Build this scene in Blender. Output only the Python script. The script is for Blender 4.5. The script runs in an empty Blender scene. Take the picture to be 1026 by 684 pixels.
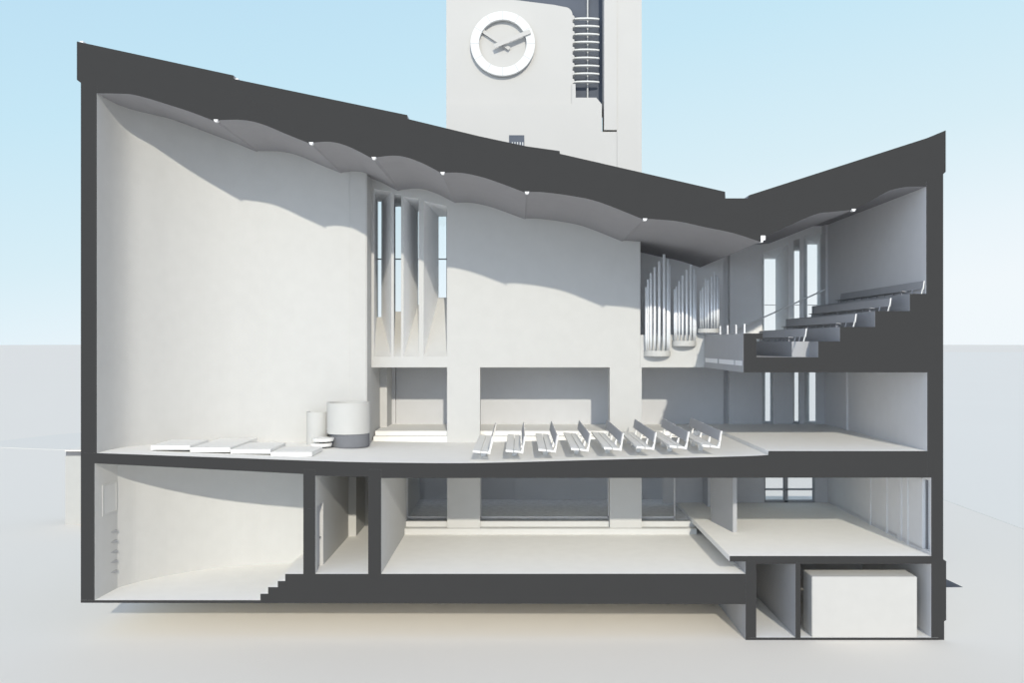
import bpy, bmesh, math
from mathutils import Vector
from mathutils.geometry import tessellate_polygon

# ---------------------------------------------------------------- units
# The building is measured on its cut plane (Y = 0): one unit = 0.03 m, u to
# the right, v downward.  Depth behind the cut is counted in D units.
S = 0.03
KD = S * 0.9
GV = 640.8            # level of the ground on the cut plane
Z0 = (GV - 344) * S   # eye height above the ground

def P(u, v, D=0.0):
    return Vector(((u - 520) * S, D * KD, (344 - v) * S + Z0))
def I(u, v, D):       # same, for measurements taken at depth D as seen by eye
    k = 1 + D / 1000.0
    return Vector(((u - 520) * S * k, D * KD, (344 - v) * S * k + Z0))
def iu(u, D): return 520 + (u - 520) * (1 + D / 1000.0)
def iv(v, D): return 344 + (v - 344) * (1 + D / 1000.0)
def ground_at(u, v):
    D = ((GV - 344) / (v - 344) - 1) * 1000
    p = I(u, v, D); p.z = 0
    return p

COL = bpy.context.scene.collection
NCUT = [0]

# ---------------------------------------------------------------- materials
def lin(c):
    c = c / 255.0
    return c / 12.92 if c <= 0.04045 else ((c + 0.055) / 1.055) ** 2.4

def mat(name, rgb, rough=0.9, var=0.015, scale=2.5, metallic=0.0, spec=0.0):
    m = bpy.data.materials.new(name); m.use_nodes = True
    nt = m.node_tree; b = nt.nodes['Principled BSDF']
    b.inputs['Roughness'].default_value = rough
    b.inputs['Metallic'].default_value = metallic
    b.inputs['Specular IOR Level'].default_value = spec
    tc = nt.nodes.new('ShaderNodeTexCoord')
    n = nt.nodes.new('ShaderNodeTexNoise'); n.inputs['Scale'].default_value = scale
    n.inputs['Detail'].default_value = 3
    nt.links.new(tc.outputs['Object'], n.inputs['Vector'])
    r = nt.nodes.new('ShaderNodeValToRGB')
    r.color_ramp.elements[0].position = 0.3; r.color_ramp.elements[1].position = 0.7
    r.color_ramp.elements[0].color = [max(0, c * (1 - var)) for c in rgb] + [1]
    r.color_ramp.elements[1].color = [min(1, c * (1 + var)) for c in rgb] + [1]
    nt.links.new(n.outputs['Fac'], r.inputs['Fac'])
    nt.links.new(r.outputs['Color'], b.inputs['Base Color'])
    return m

CUT = mat('cut_face_charcoal', (.049, .049, .0495), var=.01)
WALL = mat('white_plaster', (.59, .588, .575))
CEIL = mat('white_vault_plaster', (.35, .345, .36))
FLOOR = mat('pale_floor', (.89, .88, .85))
SIDE = mat('side_wall_plaster', (.60, .60, .615))
RW = mat('right_wall_plaster', (.74, .74, .75))
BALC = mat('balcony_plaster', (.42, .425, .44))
NICHE = mat('niche_reveal_plaster', (.92, .92, .92))
BACK = mat('aisle_wall_plaster', (.60, .605, .62))
STEP = mat('pale_step', (.64, .64, .63))
GROUND = mat('pale_ground', (.825, .785, .72), var=.004, scale=.02)
PAVE = mat('pale_pavement', (.825, .80, .745), var=.004, scale=.05)
PAVE2 = mat('far_pavement', (.785, .76, .705), var=.004, scale=.05)
WOOD = mat('white_painted_wood', (.86, .855, .83))
WOODB = mat('white_wood_shade_painted', (.46, .46, .47))  # white wood darkened: shade painted into backrests and bench parts
ANNEX = mat('annex_render', (.50, .50, .485))
TOWER = mat('tower_render', (.575, .568, .548), var=.01, scale=.6)
CLOCKW = mat('bright_clock_enamel', (.76, .77, .76), var=.005)
MARK = mat('clock_mark_grey', (.55, .56, .56), var=.005)
RECESS = mat('dark_recess_shade', (.125, .14, .17), var=.12, scale=.5, rough=.6)  # dark colour paints the shade inside the tower recess and openings
GREYB = mat('shade_and_post_grey', (.20, .207, .225), var=.04)  # paints shade under drum, platforms and annex roof; also colours the stool post
FRAME = mat('grey_window_frame', (.22, .225, .24))
MFRAME = mat('door_frame_grey', (.38, .385, .40))
SLOT = mat('pale_slot_panel', (.80, .81, .83))
PIPE = mat('polished_pipe_metal', (.84, .86, .88), rough=.3, var=.02, scale=4, metallic=.25, spec=.5)
WHITE = mat('light_fitting_white', (.9, .9, .9), var=.005)
DARKP = mat('shadow_pit_dark', (.30, .31, .34))  # dark tone for the made-up pit that stands for a shadow
DRUM = mat('white_drum_plaster', (.58, .58, .565))
TANK = mat('tank_white', (.545, .54, .525))
RUST = mat('interior_basement_floor', (.80, .80, .81), var=.10, scale=5)

def glass_mat():
    m = bpy.data.materials.new('clear_window_glass'); m.use_nodes = True
    nt = m.node_tree
    for n in list(nt.nodes): nt.nodes.remove(n)
    o = nt.nodes.new('ShaderNodeOutputMaterial')
    mix = nt.nodes.new('ShaderNodeMixShader'); t = nt.nodes.new('ShaderNodeBsdfTransparent')
    g = nt.nodes.new('ShaderNodeBsdfGlossy'); g.inputs['Roughness'].default_value = .05
    t.inputs['Color'].default_value = (.985, .99, .99, 1)
    mix.inputs['Fac'].default_value = .02
    nt.links.new(t.outputs[0], mix.inputs[1]); nt.links.new(g.outputs[0], mix.inputs[2])
    nt.links.new(mix.outputs[0], o.inputs['Surface'])
    return m
GLASS = glass_mat()

# ---------------------------------------------------------------- objects
def link(name, bm, mats, parent=None, origin=None, smooth=False):
    if not isinstance(mats, (list, tuple)): mats = [mats]
    bmesh.ops.recalc_face_normals(bm, faces=bm.faces[:])
    me = bpy.data.meshes.new(name)
    o = bpy.data.objects.new(name, me)
    if origin is None:
        if parent is not None: origin = Vector((0, 0, 0))
        else:
            xs = [v.co for v in bm.verts]
            lo = Vector([min(c[i] for c in xs) for i in range(3)])
            hi = Vector([max(c[i] for c in xs) for i in range(3)])
            origin = Vector(((lo.x + hi.x) / 2, (lo.y + hi.y) / 2, lo.z))
        if parent is not None:
            origin = parent_world(parent)
    for v in bm.verts: v.co -= origin
    bm.to_mesh(me); bm.free()
    for m in mats: me.materials.append(m)
    if smooth:
        for p in me.polygons: p.use_smooth = True
    COL.objects.link(o)
    if parent is not None:
        o.parent = parent; o.location = (0, 0, 0)
    else:
        o.location = origin
    return o
def parent_world(p):
    w = Vector(p.location)
    while p.parent is not None:
        p = p.parent; w += Vector(p.location)
    return w
def empty(name, loc, label, cat, group=None):
    o = bpy.data.objects.new(name, None); COL.objects.link(o)
    o.empty_display_size = .3; o.location = loc
    return tag(o, label, cat, group)
def tag(o, label, cat, group=None):
    o['label'] = label; o['category'] = cat
    if group: o['group'] = group
    return o
def struct(o, label=None, cat=None):
    o['kind'] = 'structure'
    if label: o['label'] = label; o['category'] = cat
    return o

def add_prism_pts(bm, front, back, mi=0):
    a = [bm.verts.new(p) for p in front]; b = [bm.verts.new(p) for p in back]
    n = len(a); fs = []
    fs.append(bm.faces.new(a)); fs.append(bm.faces.new(b[::-1]))
    for i in range(n):
        fs.append(bm.faces.new((a[i], b[i], b[(i + 1) % n], a[(i + 1) % n])))
    for f in fs: f.material_index = mi
    return fs
def sec(bm, poly, D0, D1, cut=False, mi=0):
    """prism from a section polygon, D0..D1; face on the cut plane gets slot 1"""
    fs = add_prism_pts(bm, [P(u, v, D0) for u, v in poly], [P(u, v, D1) for u, v in poly], mi)
    if cut:
        fs[0].material_index = 1
        NCUT[0] += 1
        for vv in fs[0].verts: vv.co.y -= NCUT[0] * .0012
    return fs
def plan(bm, poly, v0, v1, cut=False, mi=0):
    fs = add_prism_pts(bm, [P(u, v0, D) for u, D in poly], [P(u, v1, D) for u, D in poly], mi)
    if cut:
        NCUT[0] += 1
        for f in fs:
            if all(abs(v.co.y) < 1e-5 for v in f.verts): f.material_index = 1; cf = f
        for vv in cf.verts: vv.co.y -= NCUT[0] * .0012
    return fs
def box(bm, u0, u1, v0, v1, D0, D1, cut=False, mi=0):
    return sec(bm, [(u0, v0), (u1, v0), (u1, v1), (u0, v1)], D0, D1, cut, mi)
def ibox(bm, u0, u1, v0, v1, D, T, mi=0):
    """box whose front was measured by eye at depth D, thickness T"""
    return box(bm, iu(u0, D), iu(u1, D), iv(v0, D), iv(v1, D), D, D + T, mi=mi)
def lathe(bm, c, prof, n=48, a0=0, a1=2 * math.pi, close=True):
    """prof: list of (radius, z); c centre"""
    rings = []
    full = abs(a1 - a0 - 2 * math.pi) < 1e-6
    m = n if full else n + 1
    for r, z in prof:
        rings.append([bm.verts.new((c.x + r * math.cos(a0 + (a1 - a0) * i / n), c.y + r * math.sin(a0 + (a1 - a0) * i / n), z)) for i in range(m)])
    for a, b in zip(rings, rings[1:]):
        for i in range(m if full else m - 1):
            j = (i + 1) % m
            bm.faces.new((a[i], a[j], b[j], b[i]))
    if not full:
        bm.faces.new([r[0] for r in rings]); bm.faces.new([r[-1] for r in rings][::-1])
    if close:
        bm.faces.new(rings[0][::-1]); bm.faces.new(rings[-1])
def tube(bm, p, q, r, n=8):
    p = Vector(p); q = Vector(q); d = (q - p).normalized()
    a = d.orthogonal().normalized(); b = d.cross(a)
    A = [bm.verts.new(p + (a * math.cos(2 * math.pi * i / n) + b * math.sin(2 * math.pi * i / n)) * r) for i in range(n)]
    B = [bm.verts.new(q + (a * math.cos(2 * math.pi * i / n) + b * math.sin(2 * math.pi * i / n)) * r) for i in range(n)]
    bm.faces.new(A[::-1]); bm.faces.new(B)
    for i in range(n): bm.faces.new((A[i], A[(i + 1) % n], B[(i + 1) % n], B[i]))

def catmull(pts, sub=6):
    out = []
    for i in range(len(pts) - 1):
        p0 = pts[max(i - 1, 0)]; p1 = pts[i]; p2 = pts[i + 1]; p3 = pts[min(i + 2, len(pts) - 1)]
        for k in range(sub):
            t = k / sub
            out.append(tuple(0.5 * ((2 * p1[j]) + (-p0[j] + p2[j]) * t + (2 * p0[j] - 5 * p1[j] + 4 * p2[j] - p3[j]) * t * t + (-p0[j] + 3 * p1[j] - 3 * p2[j] + p3[j]) * t ** 3) for j in (0, 1)))
    out.append(tuple(pts[-1]))
    return out

# ================================================================ SHELL
# --- roof and vaulted ceiling in one cut solid
scallops = [
    [(97, 93.5), (117, 93.8), (136, 95.3), (169, 105), (192, 112.5), (215.5, 121.5)],
    [(217, 120.4), (242.5, 120.2), (262.7, 124.4), (288, 134.8), (311, 144)],
    [(312.5, 143), (330.7, 142), (349, 146.7), (373.3, 158.9)],
    [(376, 157.7), (391, 156), (404.8, 157), (423, 163.3), (442.5, 173.5)],
    [(444.5, 173), (461, 173), (478.6, 176.3), (496, 181.6), (527, 193.2)],
    [(529, 192.2), (545, 192.6), (573, 196.3), (601, 202.6), (645, 220)],
    [(647.5, 219), (678.6, 221.6), (706.7, 227.6), (734.5, 233.4), (762, 242.3)],
    [(767, 237), (786.8, 227.6), (817, 214.7), (833.6, 212.2), (854, 210.2)],
    [(857, 209.4), (873.3, 200.7), (889.7, 191.6), (903.7, 188), (915, 187), (929, 187)]]
under = []
for sc in scallops: under += catmull(sc, 5)
outer = [(77, 41.5), (234, 75.5), (234.2, 79), (408, 115.2), (408.2, 119), (480, 136.4), (528, 146.6), (560.8, 151.2), (561, 154), (726.5, 192),
         (726.8, 198.6), (749, 198.6), (750.5, 195.5), (929, 138.2), (947.6, 130.5), (947.6, 172), (945, 174.5)]
poly = outer + [(945, 187), (929, 187)] + under[::-1][1:] + [(81, 93.5), (81, 83), (77, 80)]
bm = bmesh.new()
fs = sec(bm, poly, 0, 352, cut=True)
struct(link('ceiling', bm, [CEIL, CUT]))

# --- left wall: straight start, then sweeping apse curve
curve = [(98.0, 50), (101.5, 60), (108, 74), (119, 90), (133, 108), (150, 125), (168, 139), (187, 149.5), (208, 157), (230, 163), (267, 168.5), (300, 171.5), (322, 173)]
cv = catmull(curve, 4)
bm = bmesh.new()
cvu = catmull([(97, 0), (97.3, 22), (98.6, 42), (102, 60)] + curve[2:], 5)
pts = [(81, 0)] + cvu + [(322, 171), (339, 174.5), (341, 176), (341, 205), (341, 212.5), (329, 212.5), (329, 352), (81, 352)]
plan(bm, pts, 82, 462, cut=True)
struct(link('wall_left', bm, [WALL, CUT]))
bm = bmesh.new()
cv2 = catmull([(97.5, 50), (101.5, 60)] + curve[2:-1], 4)
plan(bm, [(81, 0), (94.8, 0)] + cv2 + [(306, 172), (306, 400), (81, 400)], 462, 603.5, cut=True)
struct(link('wall_left_basement', bm, [WALL, CUT]))

# --- main floor slab (nave dips to the middle, raised hall to the right)
top = catmull([(81, 453.3), (97, 453.7), (228, 458.4), (330, 462), (400, 463.4), (480, 463.6), (610, 460.2), (740, 457.0), (769.5, 455.6)], 6)
bm = bmesh.new()
sec(bm, top + [(770, 451.7), (940, 451.7), (940, 478.3), (382, 478.8), (369, 477.6), (316, 476.4), (304, 474.7), (94, 464), (81, 463.5)], 0, 352, cut=True)
struct(link('floor', bm, [FLOOR, CUT]))
bm = bmesh.new()
box(bm, 343, 770, 457, 466, 214, 350); box(bm, 343, 770, 451.6, 460, 228, 350)
struct(link('floor_aisle', bm, [FLOOR]))

# --- right wall, with the lower window opening
bm = bmesh.new()
sec(bm, [(928, 182), (945, 174.5), (945, 560), (948, 562), (948, 621), (946, 622), (946, 640.8), (933, 640.8), (933, 556), (933, 478), (929, 478), (929, 373), (928, 372)], 0, 3, cut=True)
sec(bm, [(928, 182), (945, 174.5), (945, 482), (933, 482), (933, 478), (929, 478), (929, 373), (928, 372)], 3, 350)
sec(bm, [(933, 553.5), (945, 553.5), (945, 560), (948, 562), (948, 621), (946, 622), (946, 640.8), (933, 640.8)], 3, 350)
box(bm, 933, 945, 481.5, 554, 22, 350)
box(bm, 925, 928.5, 180, 300, 318, 335)          # corner pilaster, balcony level
box(bm, 926.5, 929.5, 372, 452, 240, 252)
for D in (58, 76, 82, 118, 170):                  # shallow pilaster strips downstairs
    box(bm, 931.8, 934, 479, 557, D, D + 5)
struct(link('wall_right', bm, [RW, CUT]))
bm = bmesh.new(); box(bm, 933.1, 944.5, 482.1, 553.4, 21.8, 22.4)
struct(link('trim_7', bm, WHITE))  # bright white paints the sunlit look onto the far jamb
# lower window in right wall
bm = bmesh.new()
box(bm, 943, 943.6, 482, 553.5, 3, 22)
w = struct(link('window_1', bm, GLASS))
bm = bmesh.new()
box(bm, 936.3, 937.1, 482, 553.5, 17, 21.8)
link('window_frame', bm, FRAME, w)

# --- shell walls with splayed openings
def shell(bm, u0, u1, v0, v1, D, ops, back_D, mi=0):
    """front sheet at depth D with openings; each opening: (uL,uR,topL,topR,bot, back quad (uL,uR,top,bot) or None->flat recess)"""
    us = u0
    def quad(a, b, c, d, m=mi):
        f = bm.faces.new([bm.verts.new(x) for x in (a, b, c, d)]); f.material_index = m
    for (l, r, tl, tr, b, bk, closed) in ops:
        quad(P(us, v0, D), P(l, v0, D), P(l, v1, D), P(us, v1, D))
        quad(P(l, v0, D), P(r, v0, D), P(r, tr, D), P(l, tl, D))
        if b < v1: quad(P(l, b, D), P(r, b, D), P(r, v1, D), P(l, v1, D))
        us = r
        L, R, T, B, bd = bk
        F = [P(l, tl, D), P(r, tr, D), P(r, b, D), P(l, b, D)]
        K = [P(L, T, bd), P(R, T, bd), P(R, B, bd), P(L, B, bd)]
        for i in range(4): quad(F[i], F[(i + 1) % 4], K[(i + 1) % 4], K[i], 0 if (i == 2 and D < 220) else 1)
        if closed: quad(*K)
    quad(P(us, v0, D), P(u1, v0, D), P(u1, v1, D), P(us, v1, D))

def win_back(u0, u1, v0, v1, D):
    return (iu(u0, D), iu(u1, D), iv(v0, D), iv(v1, D), D)

# left clerestory bay with four splayed niches
DW = 300
left_ops = [
    (344, 364.9, 156, 160, 360, win_back(377.8, 382.2, 202, 317.5, DW), False),
    (368.1, 376.8, 162, 163.5, 360, win_back(396.3, 401.9, 207, 312, DW), False),
    (380, 398.2, 165.4, 168.3, 360, win_back(419.0, 423.5, 212, 305, DW), False),
    (404.3, 432.5, 170.7, 177.4, 360, win_back(439.5, 455, 217, 298, DW), False)]
bm = bmesh.new()
shell(bm, 341, 432.7, 140, 373, 212, left_ops, DW)
box(bm, 341, 432.7, 365, 373, 212.5, 235)
struct(link('wall_clerestory', bm, [WALL, NICHE]))
n = 2
for (l, r, tl, tr, b, bk, c) in left_ops:
    L, R, T, B, bd = bk
    bm = bmesh.new(); box(bm, L, R, T, B, bd, bd + .8)
    w = struct(link('window_%d' % n, bm, GLASS)); n += 1
    bm = bmesh.new()
    vm = iv(259.6, bd)
    box(bm, L, R, vm - .7, vm + .7, bd - 2, bd - .1)
    link('window_frame', bm, FRAME, w)

# main upper wall, piers and return
bm = bmesh.new()
box(bm, 432.7, 667.3, 140, 373, 212, 234)
box(bm, 660, 667.3, 140, 373, 234, 345)
struct(link('wall_back', bm, [WALL]))
for u0, u1, nm in ((432.7, 472.7, 'wall_pier_left'), (630.3, 669, 'wall_pier_right')):
    bm = bmesh.new(); box(bm, u0, u1, 373, 466, 212, 234)
    struct(link(nm, bm, WALL))
bm = bmesh.new(); box(bm, 329, 350, 373, 462, 286, 335); box(bm, 329, 341, 373, 462, 212.6, 286)
struct(link('wall_aisle_left', bm, WALL))

# gallery: aisle ceiling and organ parapet
bm = bmesh.new()
box(bm, 341, 669, 358, 373, 234, 345)
box(bm, 669, 745, 360, 373, 212, 345)
struct(link('ceiling_aisle', bm, WALL))
bm = bmesh.new(); box(bm, 667.4, 745, 333.5, 373, 211.8, 222)
struct(link('wall_organ_parapet', bm, WALL))

# aisle and hall back wall, lower half
DR = 335; DB = 392
def rb(u0, u1, v0, v1): return win_back(u0, u1, v0, v1, DB)
lowops = [(355, 355.8, 373, 373, 452, (355, 355.8, 373, 452, DR + 5), True)]
lowops += [(iu(724.8, DR), iu(731.3, DR), 374, 374, 452, (iu(724.8, DR), iu(731.3, DR), 374, 452, DR + 14), True)]
lowops += [(iu(763.5, DR), iu(775, DR), 372, 372, iv(424.5, DR), rb(766.8, 771.5, 371.5, 422), False),
           (iu(795, DR), iu(801, DR), 372, 372, iv(424.5, DR), rb(796, 799.9, 371.5, 422), False),
           (iu(806, DR), iu(818, DR), 372, 372, iv(424.5, DR), rb(811, 817, 371.5, 422), False)]
upops = [(iu(724.8, DR), iu(731.3, DR), 225, 225, 372, (iu(724.8, DR), iu(731.3, DR), 225, 372, DR + 14), True),
         (iu(763.5, DR), iu(790, DR), iv(252.9, DR), iv(244, DR), 371.5, rb(765.7, 777, 259.5, 363.7), False),
         (iu(795.2, DR), iu(801.2, DR), iv(240.8, DR), iv(239, DR), 371.5, rb(795.7, 801, 251.5, 363.7), False),
         (iu(805.5, DR), iu(825, DR), iv(236.5, DR), iv(231.8, DR), 371.5, rb(809, 818.6, 245, 363.7), False)]
bm = bmesh.new()
shell(bm, 336, 940, 371.8, 466, DR, lowops, DB)
struct(link('wall_back_aisle', bm, [BACK, NICHE]))
bm = bmesh.new()
shell(bm, 660, 940, 150, 371.8, DR, upops, DB)
struct(link('wall_back_gallery', bm, [NICHE, NICHE]))
for ops in (upops[1:], lowops[2:]):
    for (l, r, tl, tr, b, bk, c) in ops:
        L, R, T, B, bd = bk
        bm = bmesh.new(); box(bm, L, R, T, B, bd, bd + .8)
        w = struct(link('window_%d' % n, bm, GLASS)); n += 1
        bm = bmesh.new()
        if ops is upops[1:] or T < 360:
            vm = iv(305.5, bd); box(bm, L, R, vm - .4, vm + .4, bd - 2, bd - .1)
        else:
            box(bm, L, R, B - .6, B, bd - 2, bd - .1)
        link('window_frame', bm, SIDE, w)

# --- balcony: stepped cut solid
bm = bmesh.new()
sec(bm, [(745, 334), (764, 333.8), (764, 339.5), (758, 339.5), (758, 357.8), (819.8, 357.8), (819.8, 341.9), (841.5, 341.9), (841.5, 327.4),
         (876.8, 327.4), (876.8, 311.5), (911.5, 311.5), (911.5, 294.2), (930, 294.2), (930, 373), (745, 373)], 0, 334, cut=True)
box(bm, 802, 820.5, 341.9, 358.5, 31, 210)
struct(link('floor_balcony', bm, [BALC, CUT]))
# pale slots in the balcony side
for k, (d0, d1) in enumerate(((130.5, 203), (44, 121), (6, 37))):
    bm = bmesh.new(); box(bm, 744.5, 745.05, 361.4, 366.4, d0, d1)
    struct(link('trim_%d' % (k + 1), bm, SLOT))

# --- basement
bm = bmesh.new()
sec(bm, [(81, 601), (261, 601), (261, 594.5), (268.7, 594.5), (268.7, 587.9), (278.4, 587.9), (278.4, 581.8), (285.8, 581.8), (285.8, 574.7),
         (758, 574.5), (758, 605), (400, 604.2), (81, 603.6)], 0, 400, cut=True)
struct(link('floor_basement', bm, [FLOOR, CUT]))
bm = bmesh.new()
box(bm, 304, 316, 470, 509, 0, 195, cut=True)
plan(bm, [(304, 0), (316, 0), (316, 8), (312, 8), (312, 40), (316, 40), (316, 195), (304, 195)], 509, 576, cut=True)
struct(link('wall_basement_left', bm, [WALL, CUT]))
bm = bmesh.new(); box(bm, 312, 312.6, 509, 574, 8, 40)
d = struct(link('door_1', bm, SIDE))
bm = bmesh.new(); tube(bm, P(313.4, 545, 34), P(313.4, 545, 38), .02); tube(bm, P(312.2, 545, 37.5), P(313.4, 545, 37.5), .015)
link('door_handle', bm, FRAME, d)
bm = bmesh.new(); box(bm, 369, 382, 470, 576, 0, 391, cut=True)
struct(link('wall_basement_middle', bm, [WALL, CUT]))
bm = bmesh.new(); box(bm, 311, 325, 474, 576, 195, 212)
struct(link('wall_pier_basement_left', bm, WALL))
for u0, u1, nm in ((432.7, 472.7, 'wall_pier_basement'), (630.3, 669, 'wall_pier_basement')):
    bm = bmesh.new(); box(bm, u0, u1, 476, 570, 212, 232)
    struct(link(nm, bm, WALL))
bm = bmesh.new()
box(bm, 382, 735, 567.7, 575, 206, 400); box(bm, 382, 735, 561.2, 575, 220, 400)
struct(link('floor_basement_steps', bm, STEP))
bm = bmesh.new(); box(bm, 382, 735, 560.8, 575, 234, 400)
struct(link('floor_basement_aisle', bm, RUST))
bm = bmesh.new()
box(bm, 300, 770, 474, 576, 391, 400)
box(bm, 514, 592, 476, 562, 386, 391)
box(bm, 660, 700, 476, 548, 384, 391)
struct(link('wall_back_basement', bm, SIDE))
bm = bmesh.new(); box(bm, 306, 370, 474, 576, 262, 268); box(bm, 306, 325, 474, 576, 212, 262)
struct(link('wall_back_corridor', bm, WALL))
# glazed openings between nave piers, downstairs
for (u0, u1) in ((382, 432.7), (472.7, 630.3), (669, 712)):
    bm = bmesh.new(); box(bm, u0, u1, 478, 561, 229, 229.8)
    w = struct(link('window_%d' % n, bm, GLASS)); n += 1
    bm = bmesh.new()
    box(bm, u0, u0 + 1, 478, 561, 227, 231); box(bm, u1 - 1.2, u1, 478, 561, 227, 231); box(bm, u0, u1, 556.5, 558.5, 227, 231)
    link('window_frame', bm, SIDE, w)

# --- right lower storey
bm = bmesh.new()
sec(bm, [(731, 556.7), (934, 556.7), (934, 564.6), (757.6, 564.6), (747, 562.3), (731, 562.3)], 0, 392, cut=True)
struct(link('floor_mezzanine', bm, [FLOOR, CUT]))
bm = bmesh.new(); box(bm, 747, 757.6, 562, 640.8, 0, 350, cut=True)
struct(link('wall_cellar_left', bm, [BALC, CUT]))
bm = bmesh.new(); box(bm, 796.9, 802, 564, 639, 0, 260, cut=True)
struct(link('wall_cellar_middle', bm, [BALC, CUT]))
bm = bmesh.new(); box(bm, 750, 940, 638.3, 641.2, 0, 350, cut=True)
struct(link('floor_cellar', bm, [FLOOR, CUT]))
bm = bmesh.new(); box(bm, 757, 934, 564, 639, 200, 212)
struct(link('wall_back_cellar', bm, SIDE))
bm = bmesh.new()
shell(bm, 712, 940, 474, 558, DR, [(iu(766, DR), iu(816.5, DR), 476, 476, 556.8, (iu(766, DR), iu(816.5, DR), 476, 556.8, DR + 8), False)], DR)
struct(link('wall_back_mezzanine', bm, [SIDE, SIDE]))
bm = bmesh.new(); box(bm, iu(766, DR), iu(816.5, DR), 477, 556.7, DR + 4, DR + 4.6)
w = struct(link('door_2', bm, GLASS))
bm = bmesh.new()
box(bm, iu(766, DR), iu(767, DR), 477, 556.7, DR, DR + 8); box(bm, iu(786, DR), iu(789.5, DR), 477, 556.7, DR, DR + 8)
box(bm, iu(815.5, DR), iu(816.5, DR), 477, 556.7, DR, DR + 8); box(bm, iu(766, DR), iu(816.5, DR), iv(489.8, DR), iv(491, DR), DR, DR + 8)
box(bm, iu(766, DR), iu(816.5, DR), 554, 556.7, DR, DR + 8)
link('door_frame', bm, MFRAME, w)
bm = bmesh.new()
plan(bm, [(760.9, 124), (765.5, 124), (755, 194), (750, 194)], 478, 556.8)
struct(link('wall_mezzanine_screen', bm, BALC))
bm = bmesh.new(); box(bm, 752.5, 754.4, 478, 556.8, 203, 210)
struct(link('wall_mezzanine_post', bm, WALL))
bm = bmesh.new()
box(bm, 766, 794, 478, 556.8, 300, 335)
struct(link('wall_mezzanine_back_left', bm, SIDE))

# white coping slivers on the roof
for k, (u0, u1, v0, v1) in enumerate(((78, 81.5, 39.8, 43), (234.4, 237.5, 77.4, 81))):
    bm = bmesh.new(); box(bm, u0, u1, v0, v1, 4, 340)
    struct(link('trim_%d' % (k + 4), bm, WHITE))

# ================================================================ GROUND
pit = [ground_at(925, 569), ground_at(965, 588), ground_at(925, 588.6)]  # made-up pit, shaped like a cast shadow on the ground
bm = bmesh.new()
x0, x1, y0, y1 = 8, 22, 2, 14
rect = [Vector((x0, y0, 0)), Vector((x1, y0, 0)), Vector((x1, y1, 0)), Vector((x0, y1, 0))]
allp = rect + pit
vs = [bm.verts.new(p) for p in allp]
for tri in tessellate_polygon([rect, pit]): bm.faces.new([vs[i] for i in tri])
BX0, BX1, BY0, BY1 = -3000, 3000, -200, 6000
def gq(a, b, c, d): bm.faces.new([bm.verts.new((*p, 0)) for p in (a, b, c, d)])
gq((BX0, BY0), (BX1, BY0), (BX1, y0), (BX0, y0)); gq((BX0, y1), (BX1, y1), (BX1, BY1), (BX0, BY1))
gq((BX0, y0), (x0, y0), (x0, y1), (BX0, y1)); gq((x1, y0), (BX1, y0), (BX1, y1), (x1, y1))
for f in bm.faces:
    f.normal_update()
    if f.normal.z < 0: f.normal_flip()
o = link('ground', bm, GROUND, origin=Vector((0, 0, 0))); struct(o)
bm = bmesh.new()
low = [p - Vector((0, 0, 1.6)) for p in pit]
a = [bm.verts.new(p) for p in pit]; b = [bm.verts.new(p) for p in low]
bm.faces.new(b)
for i in range(3): bm.faces.new((a[i], a[(i + 1) % 3], b[(i + 1) % 3], b[i]))
struct(link('ground_shadow_pit', bm, DARKP))
bm = bmesh.new()
add_prism_pts(bm, [Vector((x, y, .015)) for x, y in ((24.2, 8), (24.0, 900), (600, 900), (600, 8))], [Vector((x, y, 0)) for x, y in ((24.2, 8), (24.0, 900), (600, 900), (600, 8))])
struct(link('pavement_right', bm, PAVE))
bm = bmesh.new()
q = [ground_at(-30, 447), ground_at(95, 452), ground_at(95, 432.5), ground_at(60, 435), ground_at(-30, 445)]
add_prism_pts(bm, [p + Vector((0, 0, .02)) for p in q], q)
struct(link('pavement_left', bm, PAVE2))

# ================================================================ THINGS
# annex block on the left, behind
an = empty('annex_building', I(90, 525, 640), 'low white flat-roofed annex block peeking out behind the left outer wall', 'building')
bm = bmesh.new(); ibox(bm, 65.2, 120, 456.6, 525.1, 640, 60); link('block', bm, ANNEX, an)
bm = bmesh.new(); ibox(bm, 66, 120, 452.2, 456.6, 646, 50); link('recess_band', bm, GREYB, an)  # shadow gap below the roof slab, painted dark
bm = bmesh.new(); ibox(bm, 65, 120, 450.8, 452.2, 640, 60); link('roof_slab', bm, GROUND, an)

# clock tower
DT = 430
tw = empty('clock_tower', Vector((iu(545, DT) * S - 520 * S, DT * KD + 2, 0)), 'tall white tower with a round clock rising behind the charcoal cut roof', 'tower')
def ipoly(bm, pts, D, T, mi=0):
    return sec(bm, [(iu(u, D), iv(v, D)) for u, v in pts], D, D + T, mi=mi)
bm = bmesh.new()
arc = [(573.6 - 8 + 8 * math.sin(a), 15 - 8 * math.cos(a)) for a in [math.pi / 2 * (1 - k / 6) for k in range(7)]]
ipoly(bm, [(447.2, 106), (447.2, -6.5), (490, -3)] + [(515, -.2), (556, 5)] + arc[::-1] + [(573.6, 106)], 427, 40)
link('upper_block', bm, TOWER, tw)
bm = bmesh.new()
gb = (GV - 344) / (1 + 424 / 1000) + 344
ipoly(bm, [(447.2, 104), (573, 104), (573, 84), (576.6, 84), (576.8, 97.8), (597.5, 97.8), (603, 104.5), (603, 132), (618.2, 132), (618.2, gb), (447.2, gb)], 424, 160)
link('lower_block', bm, TOWER, tw)
bm = bmesh.new()
ipoly(bm, [(605.3, -70), (618, -70), (618, 130), (605.3, 130)], 421.5, 30)
link('pilaster', bm, TOWER, tw)
bm = bmesh.new()
ipoly(bm, [(618, -70), (643, -70), (643, gb), (618, gb)], 424, 160)
link('side_slab', bm, TOWER, tw)
bm = bmesh.new()
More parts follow.
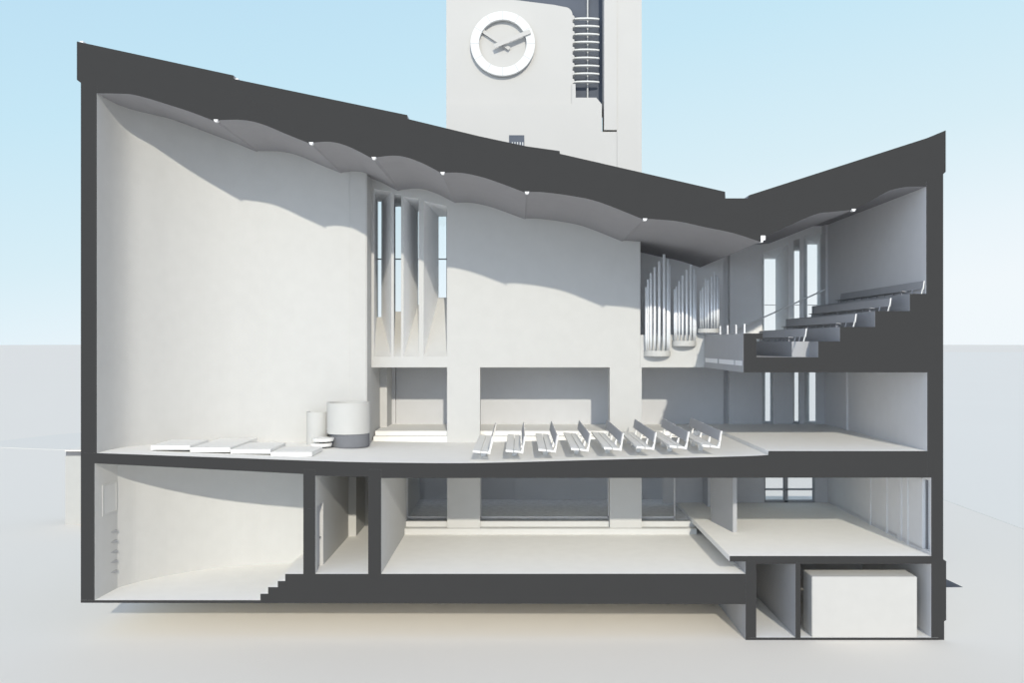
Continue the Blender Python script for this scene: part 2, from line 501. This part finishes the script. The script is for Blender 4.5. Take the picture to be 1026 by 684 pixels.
ipoly(bm, [(447.2, -70), (605.4, -70), (605.4, 112), (447.2, 112)], 462, 100)
link('recess_shade_panel', bm, RECESS, tw)  # dark sheet standing in for shade in the open recess
bm = bmesh.new(); ipoly(bm, [(447.2, -78), (643, -78), (643, -68), (447.2, -68)], 424, 160)
link('roof_slab', bm, TOWER, tw)
bm = bmesh.new(); ipoly(bm, [(588, -68), (589.4, -68), (589.4, 98), (588, 98)], 456, 4)
link('mullion', bm, MARK, tw)
for k, y in enumerate((16.4, 24.0, 32.0, 40.0, 47.8, 55.9, 63.9, 71.8, 80.0)):
    bm = bmesh.new()
    D = 434
    c = P(iu(587.5, D), 0, 448); hw = 13.6 * S * 1.434
    zt = (344 - iv(y - .8, D)) * S + Z0; zb = (344 - iv(y + .7, D)) * S + Z0
    N = 16; front = []; 
    for i in range(N + 1):
        t = -1 + 2 * i / N
        front.append((c.x + hw * t, c.y - .17 * math.sqrt(max(0, 1 - t * t * .9))))
    back = [(c.x + hw, c.y + .03), (c.x - hw, c.y + .03)]
    pl = front + back
    add_prism_pts(bm, [Vector((x, yy, zb)) for x, yy in pl], [Vector((x, yy, zt)) for x, yy in pl])
    link('stair_tread', bm, WHITE if False else CLOCKW, tw)
    bm = bmesh.new()
    ipoly(bm, [(573.2, y - 1.5), (575.2, y - .5), (576, y + 2.2), (573.2, y + 4)], 428, 12)
    link('bracket', bm, TOWER, tw)
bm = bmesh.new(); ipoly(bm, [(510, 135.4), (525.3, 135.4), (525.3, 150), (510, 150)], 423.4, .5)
tww = link('window', bm, RECESS, tw)
bm = bmesh.new()
for x in (513, 515.6, 518.2, 520.8, 523.4): ipoly(bm, [(x, 142.3), (x + .8, 142.3), (x + .8, 150), (x, 150)], 422.6, .7)
link('balusters', bm, CLOCKW, tww)
bm = bmesh.new()
gy = Vector
# clock
DC = 426
cc = I(503.8, 45.3, DC)
kk = S * (1 + DC / 1000)
ck = empty('wall_clock', cc, 'round white ring clock showing ten past ten on the tower front', 'clock')
bm = bmesh.new()
N = 72; ro, ri = 32.1 * kk, 23.7 * kk; yf, yb = cc.y - .24, cc.y - .06
R = []
for r, y in ((ro, yf), (ro, yb), (ri, yb), (ri, yf)):
    R.append([bm.verts.new((cc.x + r * math.cos(2 * math.pi * i / N), y, cc.z + r * math.sin(2 * math.pi * i / N))) for i in range(N)])
for a in range(4):
    A = R[a]; B = R[(a + 1) % 4]
    for i in range(N): bm.faces.new((A[i], A[(i + 1) % N], B[(i + 1) % N], B[i]))
ring = link('ring', bm, CLOCKW, ck)
def bar(bm, ang, r0, r1, w, y0, y1):
    d = Vector((math.cos(ang), 0, math.sin(ang))); p = Vector((-d.z, 0, d.x)) * w / 2
    c = Vector((cc.x, 0, cc.z)); pts = [c + d * r0 + p, c + d * r1 + p, c + d * r1 - p, c + d * r0 - p]
    add_prism_pts(bm, [q + Vector((0, y0, 0)) for q in pts], [q + Vector((0, y1, 0)) for q in pts])
for k in range(12):
    bm = bmesh.new(); bar(bm, math.pi * k / 6, ri * .999, ro, .018, yf - .004, yf + .02)
    link('hour_mark', bm, MARK, ring)
bm = bmesh.new(); bar(bm, math.radians(146.5), -8.0 * kk, 24.5 * kk, 3.4 * kk, yf + .10, yf + .14); link('hour_hand', bm, TOWER, ck)
bm = bmesh.new(); bar(bm, math.radians(22.5), -9.0 * kk, 29.5 * kk, 4.2 * kk, yf - .10, yf - .04); link('minute_hand', bm, TOWER, ck)
bm = bmesh.new(); tube(bm, (cc.x, cc.y + .1, cc.z), (cc.x, yf - .04, cc.z), 1.2 * kk, 16); link('hub', bm, TOWER, ck)

# altar platforms
plat = [((139.6, 180), 449.3, 31, 93, 'leftmost low white altar platform, nearest the curved left wall'),
        ((180.3, 221.5), 451.6, 31, 138, 'second and deepest low white altar platform from the left wall'),
        ((222, 263), 453.3, 31, 100, 'third low white altar platform from the left wall, overlapping the deepest one'),
        ((263.5, 306), 456.2, 31, 86, 'rightmost low white altar platform, nearest the drum pulpit')]
for (u0, u1), vt, D0, D1, lab in plat:
    t = empty('altar_platform', P((u0 + u1) / 2, vt + 6.5, (D0 + D1) / 2), lab, 'platform', 'low altar platforms')
    bm = bmesh.new(); box(bm, u0, u1, vt, vt + 4.5, D0, D1); link('slab', bm, WOOD, t)
    fl = 453.7 + (u0 - 97) * .0358
    fr = 453.7 + (u1 - 97) * .0358
    bm = bmesh.new(); sec(bm, [(u0 + 3, vt + 4.5), (u1 - 3, vt + 4.5), (u1 - 3, fr + .1), (u0 + 3, fl + .1)], D0 + 16, D1 - 5); link('plinth', bm, GREYB, t)  # grey paints the shadow gap under the slab

# drum pulpit
def floor_v(u):
    for (a, b) in zip(top, top[1:]):
        if a[0] <= u <= b[0]: return a[1] + (b[1] - a[1]) * (u - a[0]) / (b[0] - a[0])
    return 451.7
c = P(325.0, floor_v(325.0), 142.5)
t = empty('drum_pulpit', c, 'large white cylindrical pulpit drum on a recessed base with painted-in shade beside the left wall end', 'pulpit')
k146 = 1.146
r = 21.4 * S * 1.14
zt = (344 - iv(402.6, 146)) * S + Z0; zm = (344 - iv(434.3, 130)) * S + Z0
bm = bmesh.new(); lathe(bm, c, [(r, zm), (r, zt), (r - .06, zt), (r - .06, zt - .35)], 64); link('drum', bm, DRUM, t, smooth=False)
bm = bmesh.new(); lathe(bm, c + Vector((.05, 0, 0)), [(r - .10, c.z), (r - .07, c.z + .05), (r - .07, zm)], 64); link('base', bm, GREYB, t)  # the drum's shadow is painted into the base as grey
# lectern half-shell
c = P(287.5, floor_v(287.5), 152)
t = empty('curved_lectern', c, 'smaller open white curved lectern shell behind the large drum pulpit', 'lectern')
zt = (344 - iv(412.3, 150)) * S + Z0
bm = bmesh.new()
R1, R0 = .375, .33
a0, a1 = math.radians(150), math.radians(395)
lathe(bm, c, [(R0, c.z), (R1, c.z), (R1, zt), (R0, zt), (R0, c.z)], 40, a0, a1, close=False)
link('shell', bm, DRUM, t)
for k, (vv, dx) in enumerate(((439.8, 3), (444.8, 0))):
    D = 118
    c = P(iu(322 + dx * .6, D), 0, D); z1 = (344 - iv(vv, D)) * S + Z0
    if k == 0: st = empty('round_stool_step', P(iu(322, D), floor_v(300), D), 'two stacked white round steps in front of the drum pulpit', 'steps')
    bm = bmesh.new(); lathe(bm, Vector((c.x, c.y, 0)), [(.34, z1 - .06), (.36, z1), (.36, z1 + .04)], 32); link('tread', bm, WOOD, st)
bm = bmesh.new(); lathe(bm, P(iu(323, 118), 0, 118), [(.10, floor_v(300) * -S + 344 * S + Z0), (.10, z1 + .18)], 20); link('post', bm, GREYB, st)

# nave pews
def fl_z(u): return (344 - floor_v(u)) * S
def make_pew(u, length0=2, length1=178):
    """profile offsets in units from the front slat's left edge; heights above floor"""
    base = floor_v(u + 8)
    def q(du, h, D): return P(u + du, base - h, D)
    def pr(bm, pts, D0, D1): add_prism_pts(bm, [q(a, h, D0) for a, h in pts], [q(a, h, D1) for a, h in pts])
    return q, pr, base
orders = ['first pew from the altar end, seen from behind its back', 'second pew from the altar end', 'third pew from the altar end, standing by the middle of the nave',
          'fourth pew from the altar end', 'fifth pew from the altar end, fourth from the hall step', 'third pew from the raised hall step', 'second pew from the raised hall step', 'last pew, nearest the raised hall step']
pews = []
proto = None
for k in range(8):
    u = 704 - 32.9 * (7 - k)
    base = floor_v(u + 8)
    loc = P(u + 8, base, 90)
    lab = 'white two-slat wooden ' + orders[k]
    if proto is None:
        t = empty('pew', loc, lab, 'pew', 'pews in the nave')
        q, pr, base = make_pew(u)
        bm = bmesh.new(); pr(bm, [(0, 12.2), (7.6, 11.6), (7.6, 9.6), (0, 10.2)], 2, 178); link('seat_slat', bm, WOOD, t)
        bm = bmesh.new(); pr(bm, [(8.6, 11.4), (15, 10.6), (15, 8.9), (8.6, 9.6)], 2, 178); link('seat_slat', bm, WOOD, t)
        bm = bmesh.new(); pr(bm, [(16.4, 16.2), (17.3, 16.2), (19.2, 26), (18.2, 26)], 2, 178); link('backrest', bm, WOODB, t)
        for D in (2, 54, 104, 156):
            bm = bmesh.new()
            pr(bm, [(14.6, 9.0), (17.4, 8.4), (20.2, 26), (19.2, 26), (17.2, 15)], D, D + 4)
            link('back_support', bm, WOOD, t)
        for D in (58, 104, 150):
            bm = bmesh.new()
            pr(bm, [(1.5, 10), (16, 8.9), (12.0, 6.2), (10.6, -.15), (6.4, -.15), (5.0, 7)], D, D + 3)
            link('leg', bm, WOOD, t)
        proto = t
    else:
        t = proto.copy(); COL.objects.link(t); t.location = loc; t['label'] = lab
        for ch in list(proto.children):
            c2 = ch.copy(); COL.objects.link(c2); c2.parent = t
    pews.append(t)

# balcony benches
bl = [((808.3, 341.9), 176, 'lowest balcony bench, just behind the balcony parapet'), ((858.2, 327.4), 258, 'second balcony bench up from the parapet'),
      ((893, 311.5), 260, 'third balcony bench up, on the step below the top'), ((926.6, 294.2), 260, 'highest balcony bench against the right wall')]
for k, ((u, v), D1, lab) in enumerate(bl):
    t = empty('balcony_bench', P(u, v, D1 / 2), 'long white backed bench, ' + lab, 'bench', 'benches on the balcony')
    def pr(bm, pts, D0, D1): add_prism_pts(bm, [P(u + a, v - h, D0) for a, h in pts], [P(u + a, v - h, D1) for a, h in pts])
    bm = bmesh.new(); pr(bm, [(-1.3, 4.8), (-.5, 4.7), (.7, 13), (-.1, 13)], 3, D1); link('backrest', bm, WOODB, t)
    bm = bmesh.new(); pr(bm, [(-1.4, 4.6), (-.4, 4.5), (.8, 13.1), (-.2, 13.1)], 1.5, 3); link('end_cap', bm, WOOD, t)
    nn = 11
    for j in range(nn):
        D = 1.5 + (D1 - 8) * j / (nn - 1)
        bm = bmesh.new(); pr(bm, [(-3.0, 0), (-2.2, 0), (-.8, 6), (-1.5, 6)], D, D + 1.6); link('leg', bm, WOODB if j else WOOD, t)
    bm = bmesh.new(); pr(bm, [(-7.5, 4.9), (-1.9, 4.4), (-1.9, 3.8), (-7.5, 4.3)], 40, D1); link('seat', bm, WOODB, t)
    for D in (46, (40 + D1) / 2, D1 - 8):
        bm = bmesh.new(); pr(bm, [(-5.6, 4.1), (-4.8, 4.0), (-4.8, 0), (-5.6, 0)], D, D + 3); link('leg', bm, WOODB, t)

# organ pipe clusters
org = [
    (658.6, 13.3, 351.2, 357.0, 212, [(647.5, 287.4), (649.4, 279.8), (652.2, 273.3), (656, 267.5), (660.5, 261.8), (665.3, 254.7), (668.9, 259.6), (670.4, 265.3)],
     'largest and lowest organ pipe cluster beside the white back wall', (1.15, 1.45)),
    (685.6, 12.1, 341.3, 346.8, 212, [(676, 289.8), (677.7, 286.8), (680.5, 281.6), (683.9, 276), (688, 270.5), (692, 265), (695, 269.6), (696.6, 275)],
     'middle organ pipe cluster of the three on the gallery', (1.0, 1.35)),
    (710.2, 10.7, 329.2, 333.4, 206, [(702, 291), (704.2, 288), (707, 279), (709.5, 280.7), (713, 277), (715.8, 272.3), (718.4, 275.8), (719.6, 279)],
     'smallest and highest organ pipe cluster by the balcony railing', (.9, 1.2))]
for ic, rr, v0, v1, Dc, pipes, lab, (ra, rbb) in org:
    kf = 1 + (Dc - 4) / 1000.0
    Dc -= .3
    ctr = P(520 + (ic - 520) * kf, 0, Dc)
    R_ = rr * kf * S
    zt = (344 - 344 - (v0 - 344) * kf) * S + Z0; zb = (-(v1 - 344) * kf) * S + Z0
    t = empty('organ_pipe_cluster', Vector((ctr.x, ctr.y, zb)), 'silver ' + lab, 'organ', 'organ pipe clusters')
    bm = bmesh.new()
    c0 = Vector((ctr.x, ctr.y, 0))
    lathe(bm, c0, [(R_ * .97, zb), (R_, zb + .02), (R_, zt)], 40, math.pi, 2 * math.pi)
    link('base', bm, DRUM, t)
    # underside moulding
    for j, (pu, pv) in enumerate(pipes):
        dx = (pu - 520) * kf * S - ctr.x
        q = max(-.86, min(.86, dx / R_))
        if dx / R_ > .86 or dx / R_ < -.86: dx = q * R_
        py = ctr.y - R_ * .86 * math.sqrt(max(.02, 1 - q * q))
        kp = 1 + (py / KD) / 1000.0
        x = (pu - 520) * kp * S
        ztop = -(pv - 344) * kp * S + Z0
        rp = S * kp * (ra + (rbb - ra) * min(1, j / 4.0))
        bm = bmesh.new()
        lathe(bm, Vector((x, py, 0)), [(rp * .35, zt), (rp, zt + .42), (rp, ztop - .004), (rp * .8, ztop)], 16)
        pp = link('pipe', bm, PIPE, t, smooth=True)
        for p_ in pp.data.polygons:
            if len(p_.vertices) > 4: p_.use_smooth = False

# balcony guard rail along the parapet side and stair handrail
gr = empty('guard_rail', P(747, 334, 80), 'row of short white railing posts along the balcony parapet edge', 'railing')
for D in (3, 42, 84, 124):
    bm = bmesh.new(); box(bm, 746.2, 747.4, 324.3, 334, D, D + 1.4); link('post', bm, WHITE, gr)
hr = empty('stair_handrail', P(560, 335, 322) , 'thin white diagonal handrail climbing the back wall of the balcony', 'railing')
hr.location = I(737, 331, 322)
bm = bmesh.new(); tube(bm, I(737.3, 330.4, 322), I(829, 289, 322), .03); link('rail', bm, WHITE, hr)
for u, v in ((745, 327.2), (787, 308.2), (826, 290.5)):
    bm = bmesh.new(); tube(bm, I(u, v, 322), I(u, v, 322) + Vector((0, .36, -.0)), .02); link('wall_bracket', bm, WOOD, hr)

# ceiling light fittings at the creases
lights = [(216.3, 120.6), (311.8, 143.4), (374.6, 158.2), (443.5, 173.2), (528, 192.9), (646.2, 219.7), (764.2, 238.8), (855.3, 210.2)]
lo = ['nearest the left wall', 'second from the left wall', 'third from the left wall', 'above the tall niche windows', 'above the middle of the plain white wall',
      'above the largest organ pipes', 'at the lowest valley of the roof', 'over the balcony benches']
for (u, v), s_ in zip(lights, lo):
    bm = bmesh.new()
    if u > 760 and u < 770:
        sec(bm, [(762.2, 236), (766.8, 236), (766.8, 240.4), (764.4, 240.4), (764.4, 242.6), (762.2, 242.6)], -.6, 6)
    else:
        sec(bm, [(u - 2.2, v - .9), (u + 2.2, v - .9), (u + 1.2, v + 1.4), (u - 1.2, v + 1.4)], -.6, 5)
    tag(link('ceiling_light', bm, WHITE), 'tiny white crease light under the vault, ' + s_, 'light', 'crease lights under the vault')

# left basement wall: framed panel and rungs
def wx(D): return 94.8 + 2.7 * D / 50
wp = empty('wall_hatch', P(96.5, 520, 33), 'tall framed white hatch panel on the lower left wall', 'hatch')
def slab_on_wall(bm, D0, D1, v0, v1, t):
    plan(bm, [(wx(D0) - .3, D0), (wx(D0) + t, D0), (wx(D1) + t, D1), (wx(D1) - .3, D1)], v0, v1)
bm = bmesh.new(); slab_on_wall(bm, 20, 46, 490, 518.5, .25); link('panel', bm, STEP, wp)
bm = bmesh.new()
slab_on_wall(bm, 16, 49, 488, 490, .55); slab_on_wall(bm, 16, 49, 518.5, 520, .55)
slab_on_wall(bm, 16, 20, 490, 518.5, .55); slab_on_wall(bm, 46, 49, 490, 518.5, .55)
link('frame', bm, WALL, wp)
for k, (y, s_) in enumerate(zip((531.3, 541.4, 551.5, 561.5, 571.6), ('topmost', 'second from the top', 'middle', 'second from the bottom', 'lowest'))):
    vv = iv(y, 42)
    bm = bmesh.new()
    a = [P(wx(34) - .2, vv + .4, 34), P(wx(46) + 2.0, vv, 45), P(wx(49) - .2, vv, 49)]
    b = [P(wx(34) - .2, vv + .8, 34), P(wx(46) + 2.0, vv + 2.2, 45), P(wx(49) - .2, vv + 2.4, 49)]
    add_prism_pts(bm, a, b)
    tag(link('wall_rung', bm, MFRAME), 'small white climbing rung below the hatch, %s of the five' % s_, 'rung', 'rungs on the lower left wall')  # grey colour paints the rung's dark shading in

# white tank in the cellar
bm = bmesh.new()
box(bm, 813.9, 919.3, 577.8, 638.3, 1, 32)
bmesh.ops.bevel(bm, geom=bm.edges[:], offset=.015, segments=2, affect='EDGES')
tk = tag(link('storage_tank', bm, TANK), 'large white rectangular storage box filling the lower right cellar', 'tank')

# ================================================================ LIGHT
sun = bpy.data.lights.new('sun', 'SUN'); sun.energy = 2.5; sun.angle = math.radians(.9); sun.color = (1.0, .935, .80)
so = bpy.data.objects.new('sun', sun); COL.objects.link(so)
d = Vector((-.114, .9, -.372)).normalized()
so.rotation_euler = d.to_track_quat('-Z', 'Y').to_euler(); so.location = (10, -40, 30)

fl = bpy.data.lights.new('soft_fill', 'SUN'); fl.energy = .95; fl.angle = math.radians(50); fl.color = (.70, .86, 1.0)
fo = bpy.data.objects.new('soft_fill', fl); COL.objects.link(fo)
fo.rotation_euler = Vector((.42, 1, -.10)).normalized().to_track_quat('-Z', 'Y').to_euler(); fo.location = (-10, -40, 12)
w = bpy.data.worlds.new('sky'); bpy.context.scene.world = w; w.use_nodes = True
nt = w.node_tree; bg = nt.nodes['Background']; bg.inputs['Strength'].default_value = 1.0
tc = nt.nodes.new('ShaderNodeTexCoord'); sp = nt.nodes.new('ShaderNodeSeparateXYZ')
nt.links.new(tc.outputs['Generated'], sp.inputs[0])
ma = nt.nodes.new('ShaderNodeMath'); ma.operation = 'MULTIPLY_ADD'; ma.inputs[1].default_value = -.18; nt.links.new(sp.outputs['X'], ma.inputs[0]); nt.links.new(sp.outputs['Z'], ma.inputs[2])
mx = nt.nodes.new('ShaderNodeMath'); mx.operation = 'MAXIMUM'; nt.links.new(ma.outputs[0], mx.inputs[0]); nt.links.new(sp.outputs['Z'], mx.inputs[1])
mm = nt.nodes.new('ShaderNodeMix'); mm.data_type = 'FLOAT'; mm.inputs['Factor'].default_value = .75
nt.links.new(mx.outputs[0], mm.inputs['A']); nt.links.new(ma.outputs[0], mm.inputs['B'])
rp = nt.nodes.new('ShaderNodeValToRGB'); nt.links.new(mm.outputs[0], rp.inputs['Fac'])
cr = rp.color_ramp
stops = [(0, (241, 248, 252)), (.06, (234, 245, 251)), (.16, (216, 238, 247)), (.30, (198, 231, 246)), (.45, (186, 222, 243)), (1.0, (150, 200, 235))]
cr.elements[0].position = 0; cr.elements[1].position = 1
while len(cr.elements) < len(stops): cr.elements.new(.5)
for e, (p, c) in zip(cr.elements, stops): pass
for i, (p, c) in enumerate(stops):
    cr.elements[i].position = p
for i, (p, c) in enumerate(stops):
    cr.elements[i].color = (lin(c[0]), lin(c[1]), lin(c[2]), 1)
my = nt.nodes.new('ShaderNodeMapRange'); my.inputs['From Min'].default_value = .25; my.inputs['From Max'].default_value = -.15
nt.links.new(sp.outputs['Y'], my.inputs['Value'])
mz = nt.nodes.new('ShaderNodeMapRange'); mz.inputs['From Min'].default_value = .45; mz.inputs['From Max'].default_value = .75
nt.links.new(sp.outputs['Z'], mz.inputs['Value'])
mz2 = nt.nodes.new('ShaderNodeMath'); mz2.operation = 'MAXIMUM'; nt.links.new(my.outputs[0], mz2.inputs[0]); nt.links.new(mz.outputs[0], mz2.inputs[1])
mc = nt.nodes.new('ShaderNodeMix'); mc.data_type = 'RGBA'
nt.links.new(mz2.outputs[0], mc.inputs['Factor']); nt.links.new(rp.outputs['Color'], mc.inputs['A']); mc.inputs['B'].default_value = (.52, .60, .76, 1)
nt.links.new(mc.outputs['Result'], bg.inputs['Color'])

# ================================================================ CAMERA
cam = bpy.data.cameras.new('camera'); co = bpy.data.objects.new('camera', cam); COL.objects.link(co)
co.location = (0, -1000 * KD, Z0); co.rotation_euler = (math.pi / 2, 0, 0)
cam.sensor_width = 36; cam.lens = 36 * 900 / 1026
cam.shift_x = -7 / 1026; cam.shift_y = 2 / 1026
cam.clip_end = 20000
sc = bpy.context.scene
sc.camera = co
sc.view_settings.view_transform = 'Standard'; sc.view_settings.look = 'None'
sc.view_settings.exposure = 0; sc.view_settings.gamma = 1
